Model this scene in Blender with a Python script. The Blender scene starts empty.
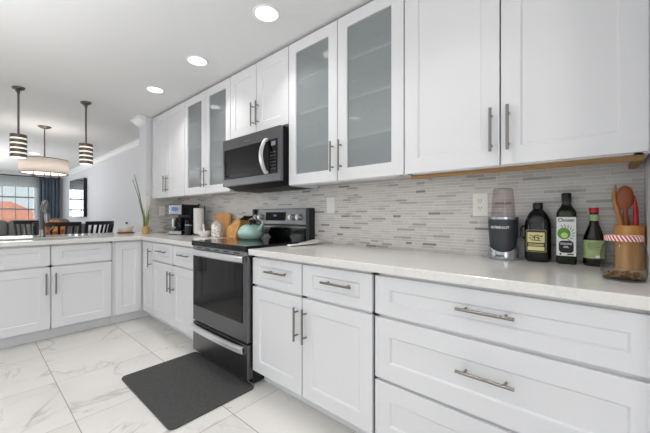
import bpy, bmesh, math, random
from mathutils import Vector, Matrix
C = bpy.context.scene.collection
scene = bpy.context.scene
PI = math.pi

# ------------------------------------------------------------------ camera
cam_d = bpy.data.cameras.new('camera'); cam = bpy.data.objects.new('camera', cam_d); C.objects.link(cam)
cam.location = (0, 0, 1.131); cam.rotation_euler = (PI/2, 0, math.radians(40.93))
cam_d.sensor_width = 36; cam_d.lens = 36*307/650; cam_d.shift_y = -0.0008; cam_d.clip_start = .02; cam_d.clip_end = 300
scene.camera = cam
# ------------------------------------------------------------------ world, exposure
w = bpy.data.worlds.new('sky'); scene.world = w; w.use_nodes = True
wn = w.node_tree; wn.nodes.clear()
_o = wn.nodes.new('ShaderNodeOutputWorld'); _b = wn.nodes.new('ShaderNodeBackground')
_g = wn.nodes.new('ShaderNodeTexCoord'); _s = wn.nodes.new('ShaderNodeSeparateXYZ'); _r = wn.nodes.new('ShaderNodeValToRGB')
wn.links.new(_g.outputs['Generated'], _s.inputs[0]); wn.links.new(_s.outputs['Z'], _r.inputs[0])
_r.color_ramp.elements[0].position = 0.0; _r.color_ramp.elements[0].color = (.80, .84, .90, 1)
_r.color_ramp.elements[1].position = .25; _r.color_ramp.elements[1].color = (.72, .82, .98, 1)
wn.links.new(_r.outputs[0], _b.inputs[0]); _b.inputs[1].default_value = 1.5
wn.links.new(_b.outputs[0], _o.inputs[0])
scene.view_settings.view_transform = 'Standard'; scene.view_settings.look = 'None'
scene.view_settings.gamma = 1; scene.view_settings.use_curve_mapping = False
scene.view_settings.exposure = -0.17
scene.cycles.use_denoising = True
scene.cycles.max_bounces = 8; scene.cycles.diffuse_bounces = 5; scene.cycles.glossy_bounces = 4; scene.cycles.transparent_max_bounces = 12
scene.cycles.caustics_reflective = False; scene.cycles.caustics_refractive = False
scene.cycles.sample_clamp_indirect = 4.0
# ------------------------------------------------------------------ large lights: far window daylight, plus added fill lamps out of view
def area(name, loc, rot, sx, sy, power, col=(1, 1, 1), spread=PI):
    d = bpy.data.lights.new(name, 'AREA'); d.shape = 'RECTANGLE'; d.size = sx; d.size_y = sy; d.energy = power; d.color = col; d.spread = spread
    o = bpy.data.objects.new(name, d); C.objects.link(o); o.location = loc; o.rotation_euler = rot; return o
area('patio_fill', (-1.2, -2.55, 1.15), (PI/2, 0, 0), 4.2, 2.0, 16, (1.0, .985, .975))  # added fill lamp standing in the unseen patio opening
area('window_daylight', (-12.75, .3, 1.5), (0, -PI/2, 0), 1.2, 2.0, 45, (.95, .98, 1))
area('living_fill', (-8.2, -3.1, 1.2), (PI/2, 0, 0), 3.0, 2.0, 48, (.97, .985, 1))  # added lamp at an unseen rear opening, brightens the living area
area('side_fill', (1.45, -1.3, 1.45), (PI/2, 0, PI/2), 1.2, 1.4, 31, (1, .99, .985))  # added side fill out of view, brightens the peninsula fronts
area('ceiling_fill', (-1.7, -.8, 1.5), (PI, 0, 0), 2.4, 1.8, 28, (1, .99, .985))  # added upward lamp out of view, brightens the kitchen ceiling
area('living_ceiling_fill', (-9.3, -.9, 1.3), (PI, 0, 0), 2.5, 2.0, 62, (1, .99, .985))  # added unseen upward lamp, lifts the living ceiling and window wall
sun_d = bpy.data.lights.new('sun', 'SUN'); sun_d.energy = 2.6; sun_d.angle = .03; sun_d.color = (1, .97, .93)
sun = bpy.data.objects.new('sun', sun_d); C.objects.link(sun); sun.rotation_euler = (0, math.radians(58), 0)
LIGHT_W = 2.6          # each recessed ceiling light

# ------------------------------------------------------------------ materials
def lin(c):
    return tuple((v/255/12.92 if v/255 <= .04045 else ((v/255+.055)/1.055)**2.4) for v in c) + (1,)
def mat(name, rgb, rough=.5, metal=0.0, spec=.5, emit=0, coat=0, trans=0, noise=None, bump=None):
    m = bpy.data.materials.new(name); m.use_nodes = True
    nt = m.node_tree; b = nt.nodes['Principled BSDF']
    b.inputs['Base Color'].default_value = lin(rgb); b.inputs['Roughness'].default_value = rough
    b.inputs['Metallic'].default_value = metal; b.inputs['Specular IOR Level'].default_value = spec
    b.inputs['Coat Weight'].default_value = coat; b.inputs['Transmission Weight'].default_value = trans
    if emit:
        b.inputs['Emission Color'].default_value = lin(rgb); b.inputs['Emission Strength'].default_value = emit
    if noise:      # (other rgb, scale xyz, low, high)
        rgb2, sc, lo, hi = noise
        tc = nt.nodes.new('ShaderNodeTexCoord'); mp = nt.nodes.new('ShaderNodeMapping'); mp.inputs['Scale'].default_value = sc
        nz = nt.nodes.new('ShaderNodeTexNoise'); nz.inputs['Scale'].default_value = 1; nz.inputs['Detail'].default_value = 5
        rp = nt.nodes.new('ShaderNodeValToRGB'); rp.color_ramp.elements[0].position = lo; rp.color_ramp.elements[1].position = hi
        rp.color_ramp.elements[0].color = lin(rgb); rp.color_ramp.elements[1].color = lin(rgb2)
        nt.links.new(tc.outputs['Object'], mp.inputs[0]); nt.links.new(mp.outputs[0], nz.inputs['Vector'])
        nt.links.new(nz.outputs['Fac'], rp.inputs[0]); nt.links.new(rp.outputs[0], b.inputs['Base Color'])
        if bump:
            bp = nt.nodes.new('ShaderNodeBump'); bp.inputs['Strength'].default_value = bump; bp.inputs['Distance'].default_value = .003
            nt.links.new(nz.outputs['Fac'], bp.inputs['Height']); nt.links.new(bp.outputs[0], b.inputs['Normal'])
    return m
def math_node(nt, op, a, b=None, c=None):
    n = nt.nodes.new('ShaderNodeMath'); n.operation = op
    for i, v in enumerate((a, b, c)):
        if v is None: continue
        if isinstance(v, (int, float)): n.inputs[i].default_value = v
        else: nt.links.new(v, n.inputs[i])
    return n.outputs[0]
def ramp(nt, fac, stops, const=False):
    r = nt.nodes.new('ShaderNodeValToRGB'); cr = r.color_ramp
    if const: cr.interpolation = 'CONSTANT'
    while len(cr.elements) < len(stops): cr.elements.new(.5)
    for e, (p, c) in zip(cr.elements, stops): e.position = p; e.color = lin(c)
    nt.links.new(fac, r.inputs[0]); return r.outputs[0]
def mixc(nt, fac, a, b):
    n = nt.nodes.new('ShaderNodeMix'); n.data_type = 'RGBA'
    for i, v in ((0, fac), (6, a), (7, b)):
        if isinstance(v, (int, float)): n.inputs[i].default_value = v
        elif isinstance(v, tuple): n.inputs[i].default_value = v
        else: nt.links.new(v, n.inputs[i])
    return n.outputs[2]

def floor_mat():
    m = bpy.data.materials.new('marble_tile'); m.use_nodes = True; nt = m.node_tree; b = nt.nodes['Principled BSDF']
    g = nt.nodes.new('ShaderNodeNewGeometry'); s = nt.nodes.new('ShaderNodeSeparateXYZ'); nt.links.new(g.outputs['Position'], s.inputs[0])
    P = .604
    tx = math_node(nt, 'DIVIDE', math_node(nt, 'ADD', s.outputs['X'], 2.146 + 40*P), P)
    ty = math_node(nt, 'DIVIDE', math_node(nt, 'ADD', s.outputs['Y'], -.378 + 40*P), P)
    fx = math_node(nt, 'FRACT', tx); fy = math_node(nt, 'FRACT', ty)
    dx = math_node(nt, 'MINIMUM', fx, math_node(nt, 'SUBTRACT', 1, fx)); dy = math_node(nt, 'MINIMUM', fy, math_node(nt, 'SUBTRACT', 1, fy))
    gx = math_node(nt, 'LESS_THAN', dx, .0030); gy = math_node(nt, 'LESS_THAN', dy, .0042)
    cb = nt.nodes.new('ShaderNodeCombineXYZ'); nt.links.new(math_node(nt, 'FLOOR', tx), cb.inputs[0]); nt.links.new(math_node(nt, 'FLOOR', ty), cb.inputs[1])
    wn_ = nt.nodes.new('ShaderNodeTexWhiteNoise'); nt.links.new(cb.outputs[0], wn_.inputs['Vector'])
    off = nt.nodes.new('ShaderNodeVectorMath'); off.operation = 'SCALE'; nt.links.new(wn_.outputs['Color'], off.inputs[0]); off.inputs['Scale'].default_value = 9
    ad = nt.nodes.new('ShaderNodeVectorMath'); ad.operation = 'ADD'; nt.links.new(g.outputs['Position'], ad.inputs[0]); nt.links.new(off.outputs[0], ad.inputs[1])
    def vein(scale, width, dist):
        n = nt.nodes.new('ShaderNodeTexNoise'); n.inputs['Scale'].default_value = scale; n.inputs['Detail'].default_value = 4; n.inputs['Distortion'].default_value = dist
        nt.links.new(ad.outputs[0], n.inputs['Vector'])
        d = math_node(nt, 'ABSOLUTE', math_node(nt, 'SUBTRACT', n.outputs['Fac'], .5))
        return math_node(nt, 'SUBTRACT', 1, math_node(nt, 'MINIMUM', math_node(nt, 'DIVIDE', d, width), 1)), n
    v1, n1 = vein(1.5, .022, 1.1); v2, n2 = vein(3.2, .012, .8)
    msk = nt.nodes.new('ShaderNodeTexNoise'); msk.inputs['Scale'].default_value = 2.6; nt.links.new(ad.outputs[0], msk.inputs['Vector'])
    mk = math_node(nt, 'MINIMUM', math_node(nt, 'MAXIMUM', math_node(nt, 'MULTIPLY', math_node(nt, 'SUBTRACT', msk.outputs['Fac'], .47), 7), 0), 1)
    cloud = nt.nodes.new('ShaderNodeTexNoise'); cloud.inputs['Scale'].default_value = 1.7; cloud.inputs['Detail'].default_value = 3; nt.links.new(ad.outputs[0], cloud.inputs['Vector'])
    base = ramp(nt, cloud.outputs['Fac'], [(.3, (230, 227, 223)), (.7, (218, 214, 209))])
    vv = math_node(nt, 'MULTIPLY', math_node(nt, 'MAXIMUM', v1, math_node(nt, 'MULTIPLY', v2, .55)), mk)
    col = mixc(nt, math_node(nt, 'MULTIPLY', vv, .55), base, lin((150, 142, 134)))
    col = mixc(nt, math_node(nt, 'MULTIPLY', gx, .75), col, lin((140, 137, 133)))
    col = mixc(nt, math_node(nt, 'MULTIPLY', gy, .75), col, lin((132, 130, 127)))
    nt.links.new(col, b.inputs['Base Color']); b.inputs['Roughness'].default_value = .2; b.inputs['Specular IOR Level'].default_value = .45
    return m
def mosaic_mat():
    m = bpy.data.materials.new('linear_mosaic_tile'); m.use_nodes = True; nt = m.node_tree; b = nt.nodes['Principled BSDF']
    g = nt.nodes.new('ShaderNodeNewGeometry'); s = nt.nodes.new('ShaderNodeSeparateXYZ'); nt.links.new(g.outputs['Position'], s.inputs[0])
    u = math_node(nt, 'ADD', math_node(nt, 'ADD', s.outputs['X'], s.outputs['Y']), 20)
    tz = math_node(nt, 'DIVIDE', math_node(nt, 'SUBTRACT', s.outputs['Z'], .914), .0172)
    row = math_node(nt, 'FLOOR', tz); fz = math_node(nt, 'FRACT', tz)
    def white(a, b_=None):
        c = nt.nodes.new('ShaderNodeCombineXYZ'); nt.links.new(a, c.inputs[0])
        if b_ is not None: nt.links.new(b_, c.inputs[1])
        n = nt.nodes.new('ShaderNodeTexWhiteNoise'); nt.links.new(c.outputs[0], n.inputs['Vector']); return n
    r1 = white(row)
    sp = nt.nodes.new('ShaderNodeSeparateColor'); nt.links.new(r1.outputs['Color'], sp.inputs[0])
    wd = math_node(nt, 'ADD', .055, math_node(nt, 'MULTIPLY', sp.outputs[0], .065))
    tu = math_node(nt, 'ADD', math_node(nt, 'DIVIDE', u, wd), math_node(nt, 'MULTIPLY', sp.outputs[1], 7))
    # uneven lengths inside a row
    k = math_node(nt, 'FLOOR', tu); fu = math_node(nt, 'FRACT', tu)
    split = white(math_node(nt, 'ADD', k, .5), row)
    cut = math_node(nt, 'ADD', .25, math_node(nt, 'MULTIPLY', split.outputs['Value'], .5))
    past = math_node(nt, 'GREATER_THAN', fu, cut)
    cell = white(math_node(nt, 'SUBTRACT', math_node(nt, 'ADD', k, past), 0), row)
    du = math_node(nt, 'ABSOLUTE', math_node(nt, 'SUBTRACT', fu, cut))
    ju = math_node(nt, 'LESS_THAN', math_node(nt, 'MULTIPLY', du, wd), .0008)
    jz = math_node(nt, 'LESS_THAN', math_node(nt, 'MINIMUM', fz, math_node(nt, 'SUBTRACT', 1, fz)), .085)
    j = math_node(nt, 'MAXIMUM', ju, jz)
    col = ramp(nt, cell.outputs['Value'], [(0, (213, 208, 204)), (.28, (205, 200, 197)), (.50, (210, 206, 203)), (.66, (199, 193, 189)), (.78, (214, 210, 206)), (.86, (172, 165, 162)), (.925, (138, 132, 129)), (.96, (186, 174, 171))], True)
    nz = nt.nodes.new('ShaderNodeTexNoise'); nz.inputs['Scale'].default_value = 40; nt.links.new(g.outputs['Position'], nz.inputs['Vector'])
    col = mixc(nt, math_node(nt, 'MULTIPLY', nz.outputs['Fac'], .18), col, lin((170, 165, 162)))
    col = mixc(nt, math_node(nt, 'MULTIPLY', j, .7), col, lin((238, 235, 231)))
    nt.links.new(col, b.inputs['Base Color']); b.inputs['Roughness'].default_value = .28
    bp = nt.nodes.new('ShaderNodeBump'); bp.inputs['Strength'].default_value = .35; bp.inputs['Distance'].default_value = .0015
    nt.links.new(math_node(nt, 'SUBTRACT', 1, j), bp.inputs['Height']); nt.links.new(bp.outputs[0], b.inputs['Normal'])
    return m
def quartz_mat():
    m = bpy.data.materials.new('quartz'); m.use_nodes = True; nt = m.node_tree; b = nt.nodes['Principled BSDF']
    g = nt.nodes.new('ShaderNodeNewGeometry')
    a = nt.nodes.new('ShaderNodeTexNoise'); a.inputs['Scale'].default_value = 6; a.inputs['Detail'].default_value = 6; a.inputs['Distortion'].default_value = 1.2; nt.links.new(g.outputs['Position'], a.inputs['Vector'])
    c = nt.nodes.new('ShaderNodeTexNoise'); c.inputs['Scale'].default_value = 160; nt.links.new(g.outputs['Position'], c.inputs['Vector'])
    col = ramp(nt, a.outputs['Fac'], [(.35, (226, 223, 219)), (.47, (228, 225, 222)), (.5, (222, 218, 213)), (.53, (228, 225, 221)), (.7, (224, 221, 217))])
    col = mixc(nt, math_node(nt, 'MULTIPLY', c.outputs['Fac'], .22), col, lin((210, 206, 200)))
    nt.links.new(col, b.inputs['Base Color']); b.inputs['Roughness'].default_value = .13; b.inputs['Specular IOR Level'].default_value = .5
    return m
def glass_mix(name, tint, glossy_rough=.03, body=None, body_f=0.0, edge=.5, rim=None):
    m = bpy.data.materials.new(name); m.use_nodes = True; nt = m.node_tree; nt.nodes.clear()
    out = nt.nodes.new('ShaderNodeOutputMaterial'); t = nt.nodes.new('ShaderNodeBsdfTransparent'); t.inputs[0].default_value = lin(tint)
    cur = t.outputs[0]
    if body:
        d = nt.nodes.new('ShaderNodeBsdfDiffuse'); d.inputs[0].default_value = lin(body)
        mx = nt.nodes.new('ShaderNodeMixShader'); mx.inputs[0].default_value = body_f
        nt.links.new(cur, mx.inputs[1]); nt.links.new(d.outputs[0], mx.inputs[2]); cur = mx.outputs[0]
    if rim:
        d = nt.nodes.new('ShaderNodeBsdfTransparent'); d.inputs[0].default_value = lin(rim)
        lw = nt.nodes.new('ShaderNodeLayerWeight'); lw.inputs[0].default_value = .3
        mx = nt.nodes.new('ShaderNodeMixShader'); nt.links.new(lw.outputs['Facing'], mx.inputs[0]); nt.links.new(cur, mx.inputs[1]); nt.links.new(d.outputs[0], mx.inputs[2]); cur = mx.outputs[0]
    gl = nt.nodes.new('ShaderNodeBsdfGlossy'); gl.inputs['Roughness'].default_value = glossy_rough
    lw = nt.nodes.new('ShaderNodeLayerWeight'); lw.inputs[0].default_value = edge
    fr = math_node(nt, 'ADD', .035, math_node(nt, 'MULTIPLY', math_node(nt, 'POWER', lw.outputs['Facing'], 3.5), .75))
    mx = nt.nodes.new('ShaderNodeMixShader'); nt.links.new(fr, mx.inputs[0]); nt.links.new(cur, mx.inputs[1]); nt.links.new(gl.outputs[0], mx.inputs[2])
    nt.links.new(mx.outputs[0], out.inputs[0]); return m
def shade_mat(name, rgb, f=.5):
    m = bpy.data.materials.new(name); m.use_nodes = True; nt = m.node_tree; nt.nodes.clear()
    out = nt.nodes.new('ShaderNodeOutputMaterial'); d = nt.nodes.new('ShaderNodeBsdfDiffuse'); d.inputs[0].default_value = lin(rgb)
    t = nt.nodes.new('ShaderNodeBsdfTranslucent'); t.inputs[0].default_value = lin(rgb)
    mx = nt.nodes.new('ShaderNodeMixShader'); mx.inputs[0].default_value = f
    nt.links.new(d.outputs[0], mx.inputs[1]); nt.links.new(t.outputs[0], mx.inputs[2]); nt.links.new(mx.outputs[0], out.inputs[0]); return m
def stripe_mat():
    m = bpy.data.materials.new('red_white_stripes'); m.use_nodes = True; nt = m.node_tree; b = nt.nodes['Principled BSDF']
    tc = nt.nodes.new('ShaderNodeTexCoord'); s = nt.nodes.new('ShaderNodeSeparateXYZ'); nt.links.new(tc.outputs['Object'], s.inputs[0])
    an = math_node(nt, 'ARCTAN2', s.outputs['Y'], s.outputs['X'])
    v = math_node(nt, 'ADD', math_node(nt, 'MULTIPLY', an, 30/(2*PI)), math_node(nt, 'MULTIPLY', s.outputs['Z'], 55))
    f = math_node(nt, 'GREATER_THAN', math_node(nt, 'FRACT', v), .5)
    nt.links.new(mixc(nt, f, lin((238, 234, 230)), lin((205, 42, 44))), b.inputs['Base Color']); b.inputs['Roughness'].default_value = .4
    return m
M = dict(
    cab=mat('white_cabinet_paint', (222, 221, 223), .33),
    cabin=mat('cabinet_interior', (225, 226, 226), .5),
    wall=mat('wall_paint', (222, 222, 226), .75),
    ceil=mat('ceiling_paint', (232, 232, 232), .8),
    trim=mat('trim_paint', (243, 243, 243), .4),
    toe=mat('toe_kick_paint', (226, 227, 228), .5),
    nickel=mat('brushed_nickel', (138, 133, 126), .32, 1.0),
    steel=mat('stainless_steel', (150, 150, 151), .3, 1.0),
    guardsteel=mat('backguard_steel', (122, 122, 123), .34, 1.0),
    bsteel=mat('dark_stainless', (114, 114, 116), .32, 1.0),
    chrome=mat('bright_steel', (226, 226, 227), .3, .75),
    blackgloss=mat('black_glass', (8, 8, 9), .06, 0, .28),
    black=mat('black_plastic', (16, 16, 17), .4),
    sideblack=mat('black_sheet_metal', (10, 10, 11), .5, 0, .15),
    blackmatte=mat('black_enamel', (12, 12, 13), .55),
    charcoal=mat('charcoal_plastic', (52, 53, 60), .4),
    rubber=mat('mat_rubber', (72, 71, 71), .8, noise=((64, 63, 63), (60, 60, 60), .4, .6), bump=.3),
    rawwood=mat('raw_wood', (160, 128, 84), .6, noise=((142, 102, 58), (3, 60, 60), .35, .7)),
    bamboo=mat('bamboo_wood', (228, 168, 98), .45, noise=((204, 140, 72), (40, 40, 4), .35, .7)),
    block=mat('block_wood', (238, 184, 112), .45, noise=((206, 144, 76), (50, 8, 50), .35, .65)),
    spoonw=mat('red_brown_wood', (164, 86, 44), .4, noise=((132, 62, 30), (30, 30, 5), .35, .7)),
    spoonl=mat('light_spoon_wood', (208, 148, 88), .45, noise=((178, 116, 62), (30, 30, 5), .35, .7)),
    trayw=mat('tray_wood', (150, 98, 52), .45, noise=((118, 72, 36), (8, 40, 40), .35, .7)),
    white=mat('white_ceramic', (236, 235, 230), .25),
    paper=mat('paper_towel', (240, 239, 235), .9),
    plate=mat('white_outlet_plastic', (240, 237, 229), .35),
    slot=mat('outlet_slot', (40, 38, 36), .6),
    mint=mat('mint_enamel', (176, 210, 199), .2, 0, .5, coat=.4),
    red=mat('red_plastic', (184, 30, 34), .35),
    green=mat('leaf_green', (112, 140, 74), .5, noise=((150, 168, 92), (20, 20, 6), .3, .7)),
    stem=mat('stem_green', (96, 108, 72), .55),
    amber=mat('amber_vase', (196, 158, 98), .25),
    sofa=mat('grey_upholstery', (128, 125, 121), .9, noise=((112, 109, 105), (120, 120, 120), .4, .6)),
    chair=mat('black_painted_wood', (18, 18, 19), .35),
    curtain=mat('slate_blue_curtain', (98, 110, 125), .85),
    orange=mat('orange_petals', (236, 150, 58), .6),
    bronze=mat('brushed_bronze', (112, 103, 95), .35, .85),
    tablew=mat('dark_table_wood', (58, 48, 42), .4),
    roof=mat('terracotta_roof', (236, 146, 112), .8, noise=((216, 124, 92), (2, 9, 9), .35, .65)),
    stucco=mat('peach_stucco', (226, 186, 160), .85),
    foliage=mat('tree_foliage', (138, 146, 138), .9, noise=((116, 126, 116), (2, 2, 2), .35, .65)),
    ground=mat('outdoor_ground', (150, 150, 140), .9),
    blackbottle=mat('black_bottle', (14, 14, 14), .16),
    greenbottle=mat('dark_green_bottle', (22, 34, 16), .1),
    darkbottle=mat('dark_brown_bottle', (20, 18, 12), .1),
    cream=mat('cream_label', (222, 208, 152), .5),
    labelw=mat('white_label', (238, 238, 236), .5),
    labelg=mat('pale_green_label', (168, 184, 132), .5),
    avocado=mat('avocado_green', (96, 158, 48), .45),
    avoflesh=mat('avocado_flesh', (206, 222, 130), .45),
    ink=mat('black_ink', (18, 18, 18), .5),
    nuts=mat('toasted_nuts', (206, 160, 104), .6, noise=((120, 76, 44), (60, 60, 60), .35, .6)),
    silver=mat('silver_plastic', (176, 178, 184), .25, .7),
    bulb=mat('lamp_glow', (255, 248, 236), .5, emit=2.4),
    disc=mat('downlight_glow', (255, 253, 248), .5, emit=6.0),
    glowshade=mat('pendant_diffuser', (255, 247, 235), .5, emit=.75),
    display=mat('blue_display', (70, 96, 150), .3, emit=.35),
    dispgrey=mat('dim_display', (110, 124, 140), .3, emit=.25),
    burner=mat('burner_ring', (46, 46, 48), .2),
    mirror=mat('mirror_glass', (196, 198, 202), .02, 1.0),
    shade=shade_mat('grey_window_shade', (196, 197, 196), .55),
    drum=shade_mat('linen_drum_shade', (238, 232, 227), .5),
    sheer=glass_mix('sheer_curtain', (250, 251, 252), .6, (232, 234, 236), .14, .2),
    frost=glass_mix('frosted_cabinet_glass', (236, 238, 239), .07, (196, 201, 203), .27, .35),
    clear=glass_mix('clear_glass', (238, 242, 240), .02, None, 0, .45),
    jarglass=glass_mix('jar_glass', (240, 242, 240), .02, None, 0, .5, (176, 180, 177)),
    smoke=glass_mix('smoked_clear_plastic', (247, 244, 243), .03, None, 0, .5, (206, 198, 195)),
    floor=floor_mat(), mosaic=mosaic_mat(), quartz=quartz_mat(), stripes=stripe_mat(),
)

# ------------------------------------------------------------------ mesh helpers
class MB:
    def __init__(s): s.bm = bmesh.new()
    def box(s, x0, x1, y0, y1, z0, z1):
        v = [s.bm.verts.new(p) for p in ((x0,y0,z0),(x1,y0,z0),(x1,y1,z0),(x0,y1,z0),(x0,y0,z1),(x1,y0,z1),(x1,y1,z1),(x0,y1,z1))]
        for f in ((3,2,1,0),(4,5,6,7),(0,1,5,4),(1,2,6,5),(2,3,7,6),(3,0,4,7)): s.bm.faces.new([v[i] for i in f])
        return s
    def prism(s, poly, z0, z1, axis='z'):
        n = len(poly)
        def P(a, b, c): return {'z': (a, b, c), 'y': (a, c, b), 'x': (c, a, b)}[axis]
        lo = [s.bm.verts.new(P(p[0], p[1], z0)) for p in poly]; hi = [s.bm.verts.new(P(p[0], p[1], z1)) for p in poly]
        s.bm.faces.new(lo[::-1]); s.bm.faces.new(hi)
        for i in range(n): s.bm.faces.new((lo[i], lo[(i+1) % n], hi[(i+1) % n], hi[i]))
        return s
    def tube(s, pts, r, n=10, cap=True):
        pts = [Vector(p) for p in pts]; rs = r if isinstance(r, (list, tuple)) else [r]*len(pts)
        t0 = (pts[1]-pts[0]).normalized(); up = Vector((0,0,1)) if abs(t0.z) < .9 else Vector((1,0,0))
        a = t0.cross(up).normalized(); rings = []
        for i, p in enumerate(pts):
            t = (pts[min(i+1, len(pts)-1)]-pts[max(i-1, 0)]).normalized()
            a = (a - t*a.dot(t)).normalized(); b = t.cross(a)
            rings.append([s.bm.verts.new(p + (a*math.cos(2*PI*k/n)+b*math.sin(2*PI*k/n))*rs[i]) for k in range(n)])
        for A, B in zip(rings, rings[1:]):
            for k in range(n): s.bm.faces.new((A[k], A[(k+1) % n], B[(k+1) % n], B[k]))
        if cap: s.bm.faces.new(rings[0][::-1]); s.bm.faces.new(rings[-1])
        return s
    def lathe(s, prof, n=32, cx=0, cy=0, exp=2.0, sx=1, sy=1, mod=None, a0=0, a1=2*PI):
        # prof = [(r,z)...] bottom to top outside
        full = abs(a1-a0-2*PI) < 1e-6; m = n if full else n+1
        def pt(r, z, k):
            t = a0+(a1-a0)*k/n; c_, s_ = math.cos(t), math.sin(t)
            q = (abs(c_)**exp+abs(s_)**exp)**(-1/exp)
            if mod: z = mod(r, z, t)
            return (cx+r*q*c_*sx, cy+r*q*s_*sy, z)
        rings = []
        for r, z in prof:
            if r < 1e-6: rings.append([s.bm.verts.new((cx, cy, z))])
            else: rings.append([s.bm.verts.new(pt(r, z, k)) for k in range(m)])
        for A, B in zip(rings, rings[1:]):
            for k in range(n):
                k2 = (k+1) % m
                if len(A) == 1 and len(B) == 1: continue
                if len(A) == 1: s.bm.faces.new((A[0], B[k2], B[k]))
                elif len(B) == 1: s.bm.faces.new((A[k], A[k2], B[0]))
                else: s.bm.faces.new((A[k], A[k2], B[k2], B[k]))
        return s
    def ball(s, c, rx, ry=None, rz=None, n=16, m=10):
        ry = ry or rx; rz = rz or rx
        return s.lathe([(math.sin(PI*i/m) if 0 < i < m else 0, -math.cos(PI*i/m)) for i in range(m+1)], n, 0, 0, 2.0, 1, 1)._last(c, rx, ry, rz, n*(m-1)+2)
    def _last(s, c, rx, ry, rz, cnt):
        s.bm.verts.ensure_lookup_table()
        for v in s.bm.verts[-cnt:]: v.co = Vector((c[0]+v.co.x*rx, c[1]+v.co.y*ry, c[2]+v.co.z*rz))
        return s
    def grid(s, f, nu, nv, th=None):
        V = [[s.bm.verts.new(f(i/nu, j/nv)) for j in range(nv+1)] for i in range(nu+1)]
        for i in range(nu):
            for j in range(nv): s.bm.faces.new((V[i][j], V[i+1][j], V[i+1][j+1], V[i][j+1]))
        return s
    def slab(s, xs, ys, inside, z0, z1):
        nx, ny = len(xs)-1, len(ys)-1
        ins = lambda i, j: 0 <= i < nx and 0 <= j < ny and inside((xs[i]+xs[i+1])/2, (ys[j]+ys[j+1])/2)
        cache = {}
        def V(i, j, z):
            k = (i, j, z)
            if k not in cache: cache[k] = s.bm.verts.new((xs[i], ys[j], z))
            return cache[k]
        for i in range(nx):
            for j in range(ny):
                if not ins(i, j): continue
                s.bm.faces.new((V(i,j,z1), V(i+1,j,z1), V(i+1,j+1,z1), V(i,j+1,z1)))
                s.bm.faces.new((V(i,j+1,z0), V(i+1,j+1,z0), V(i+1,j,z0), V(i,j,z0)))
                if not ins(i,j-1): s.bm.faces.new((V(i,j,z0), V(i+1,j,z0), V(i+1,j,z1), V(i,j,z1)))
                if not ins(i,j+1): s.bm.faces.new((V(i+1,j+1,z0), V(i,j+1,z0), V(i,j+1,z1), V(i+1,j+1,z1)))
                if not ins(i-1,j): s.bm.faces.new((V(i,j+1,z0), V(i,j,z0), V(i,j,z1), V(i,j+1,z1)))
                if not ins(i+1,j): s.bm.faces.new((V(i+1,j,z0), V(i+1,j+1,z0), V(i+1,j+1,z1), V(i+1,j,z1)))
        return s
    def xf(s, mtx):
        bmesh.ops.transform(s.bm, matrix=mtx, verts=s.bm.verts); return s
    def build(s, name, material, parent=None, smooth=False, bevel=0, seg=2, solid=0, loc=None, recalc=True):
        if recalc: bmesh.ops.recalc_face_normals(s.bm, faces=s.bm.faces)
        me = bpy.data.meshes.new(name); s.bm.to_mesh(me); s.bm.free()
        me.materials.append(material if not isinstance(material, str) else M[material])
        o = bpy.data.objects.new(name, me); C.objects.link(o)
        if parent is not None: o.parent = parent
        if loc: o.location = loc
        if solid:
            md = o.modifiers.new('solid', 'SOLIDIFY'); md.thickness = solid; md.offset = 0
        if bevel:
            md = o.modifiers.new('bevel', 'BEVEL'); md.width = bevel; md.segments = seg; md.limit_method = 'ANGLE'; md.angle_limit = math.radians(40)
        if smooth:
            me.polygons.foreach_set('use_smooth', [True]*len(me.polygons))
            try: me.set_sharp_from_angle(angle=math.radians(38))
            except Exception: pass
        return o
def tag(o, label=None, cat=None, group=None, kind=None):
    if label: o['label'] = label
    if cat: o['category'] = cat
    if group: o['group'] = group
    if kind: o['kind'] = kind
    return o
def thing(name, label, cat, loc=(0, 0, 0), rz=0, group=None):
    o = bpy.data.objects.new(name, None); C.objects.link(o); o.location = loc; o.rotation_euler = (0, 0, rz); o.empty_display_size = .05
    return tag(o, label, cat, group)
def copy_tree(o, parent=None):
    kids = [c for c in bpy.data.objects if c.parent == o]
    c = o.copy(); C.objects.link(c)
    if parent is not None: c.parent = parent
    for k in kids: copy_tree(k, c)
    return c
def structure(mb, name, m, **kw):
    return tag(mb.build(name, m, **kw), kind='structure')
def lettering(text, size, material, parent, loc=(0, 0, 0), wrap=None, ang=0.0, name='lettering', bold=0.0, width=None):
    cu = bpy.data.curves.new('txt', 'FONT'); cu.body = text; cu.size = size; cu.align_x = 'CENTER'; cu.align_y = 'CENTER'; cu.extrude = .0004; cu.offset = bold
    cu.resolution_u = 3
    t = bpy.data.objects.new('txt', cu); C.objects.link(t); dg = bpy.context.evaluated_depsgraph_get()
    me = bpy.data.meshes.new_from_object(t.evaluated_get(dg)); bpy.data.objects.remove(t); bpy.data.curves.remove(cu)
    me.name = name
    xs = [v.co.x for v in me.vertices]; k = 1
    if width and xs: k = width/(max(xs)-min(xs))
    for v in me.vertices:
        x, y, z = v.co.x*k, v.co.y, v.co.z
        if wrap: v.co = ((wrap+z)*math.sin(x/wrap+ang), -(wrap+z)*math.cos(x/wrap+ang), y)
        else: v.co = (x, -z, y)
    me.materials.clear(); me.materials.append(M[material])
    o = bpy.data.objects.new(name, me); C.objects.link(o); o.parent = parent; o.location = loc
    return o

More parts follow.
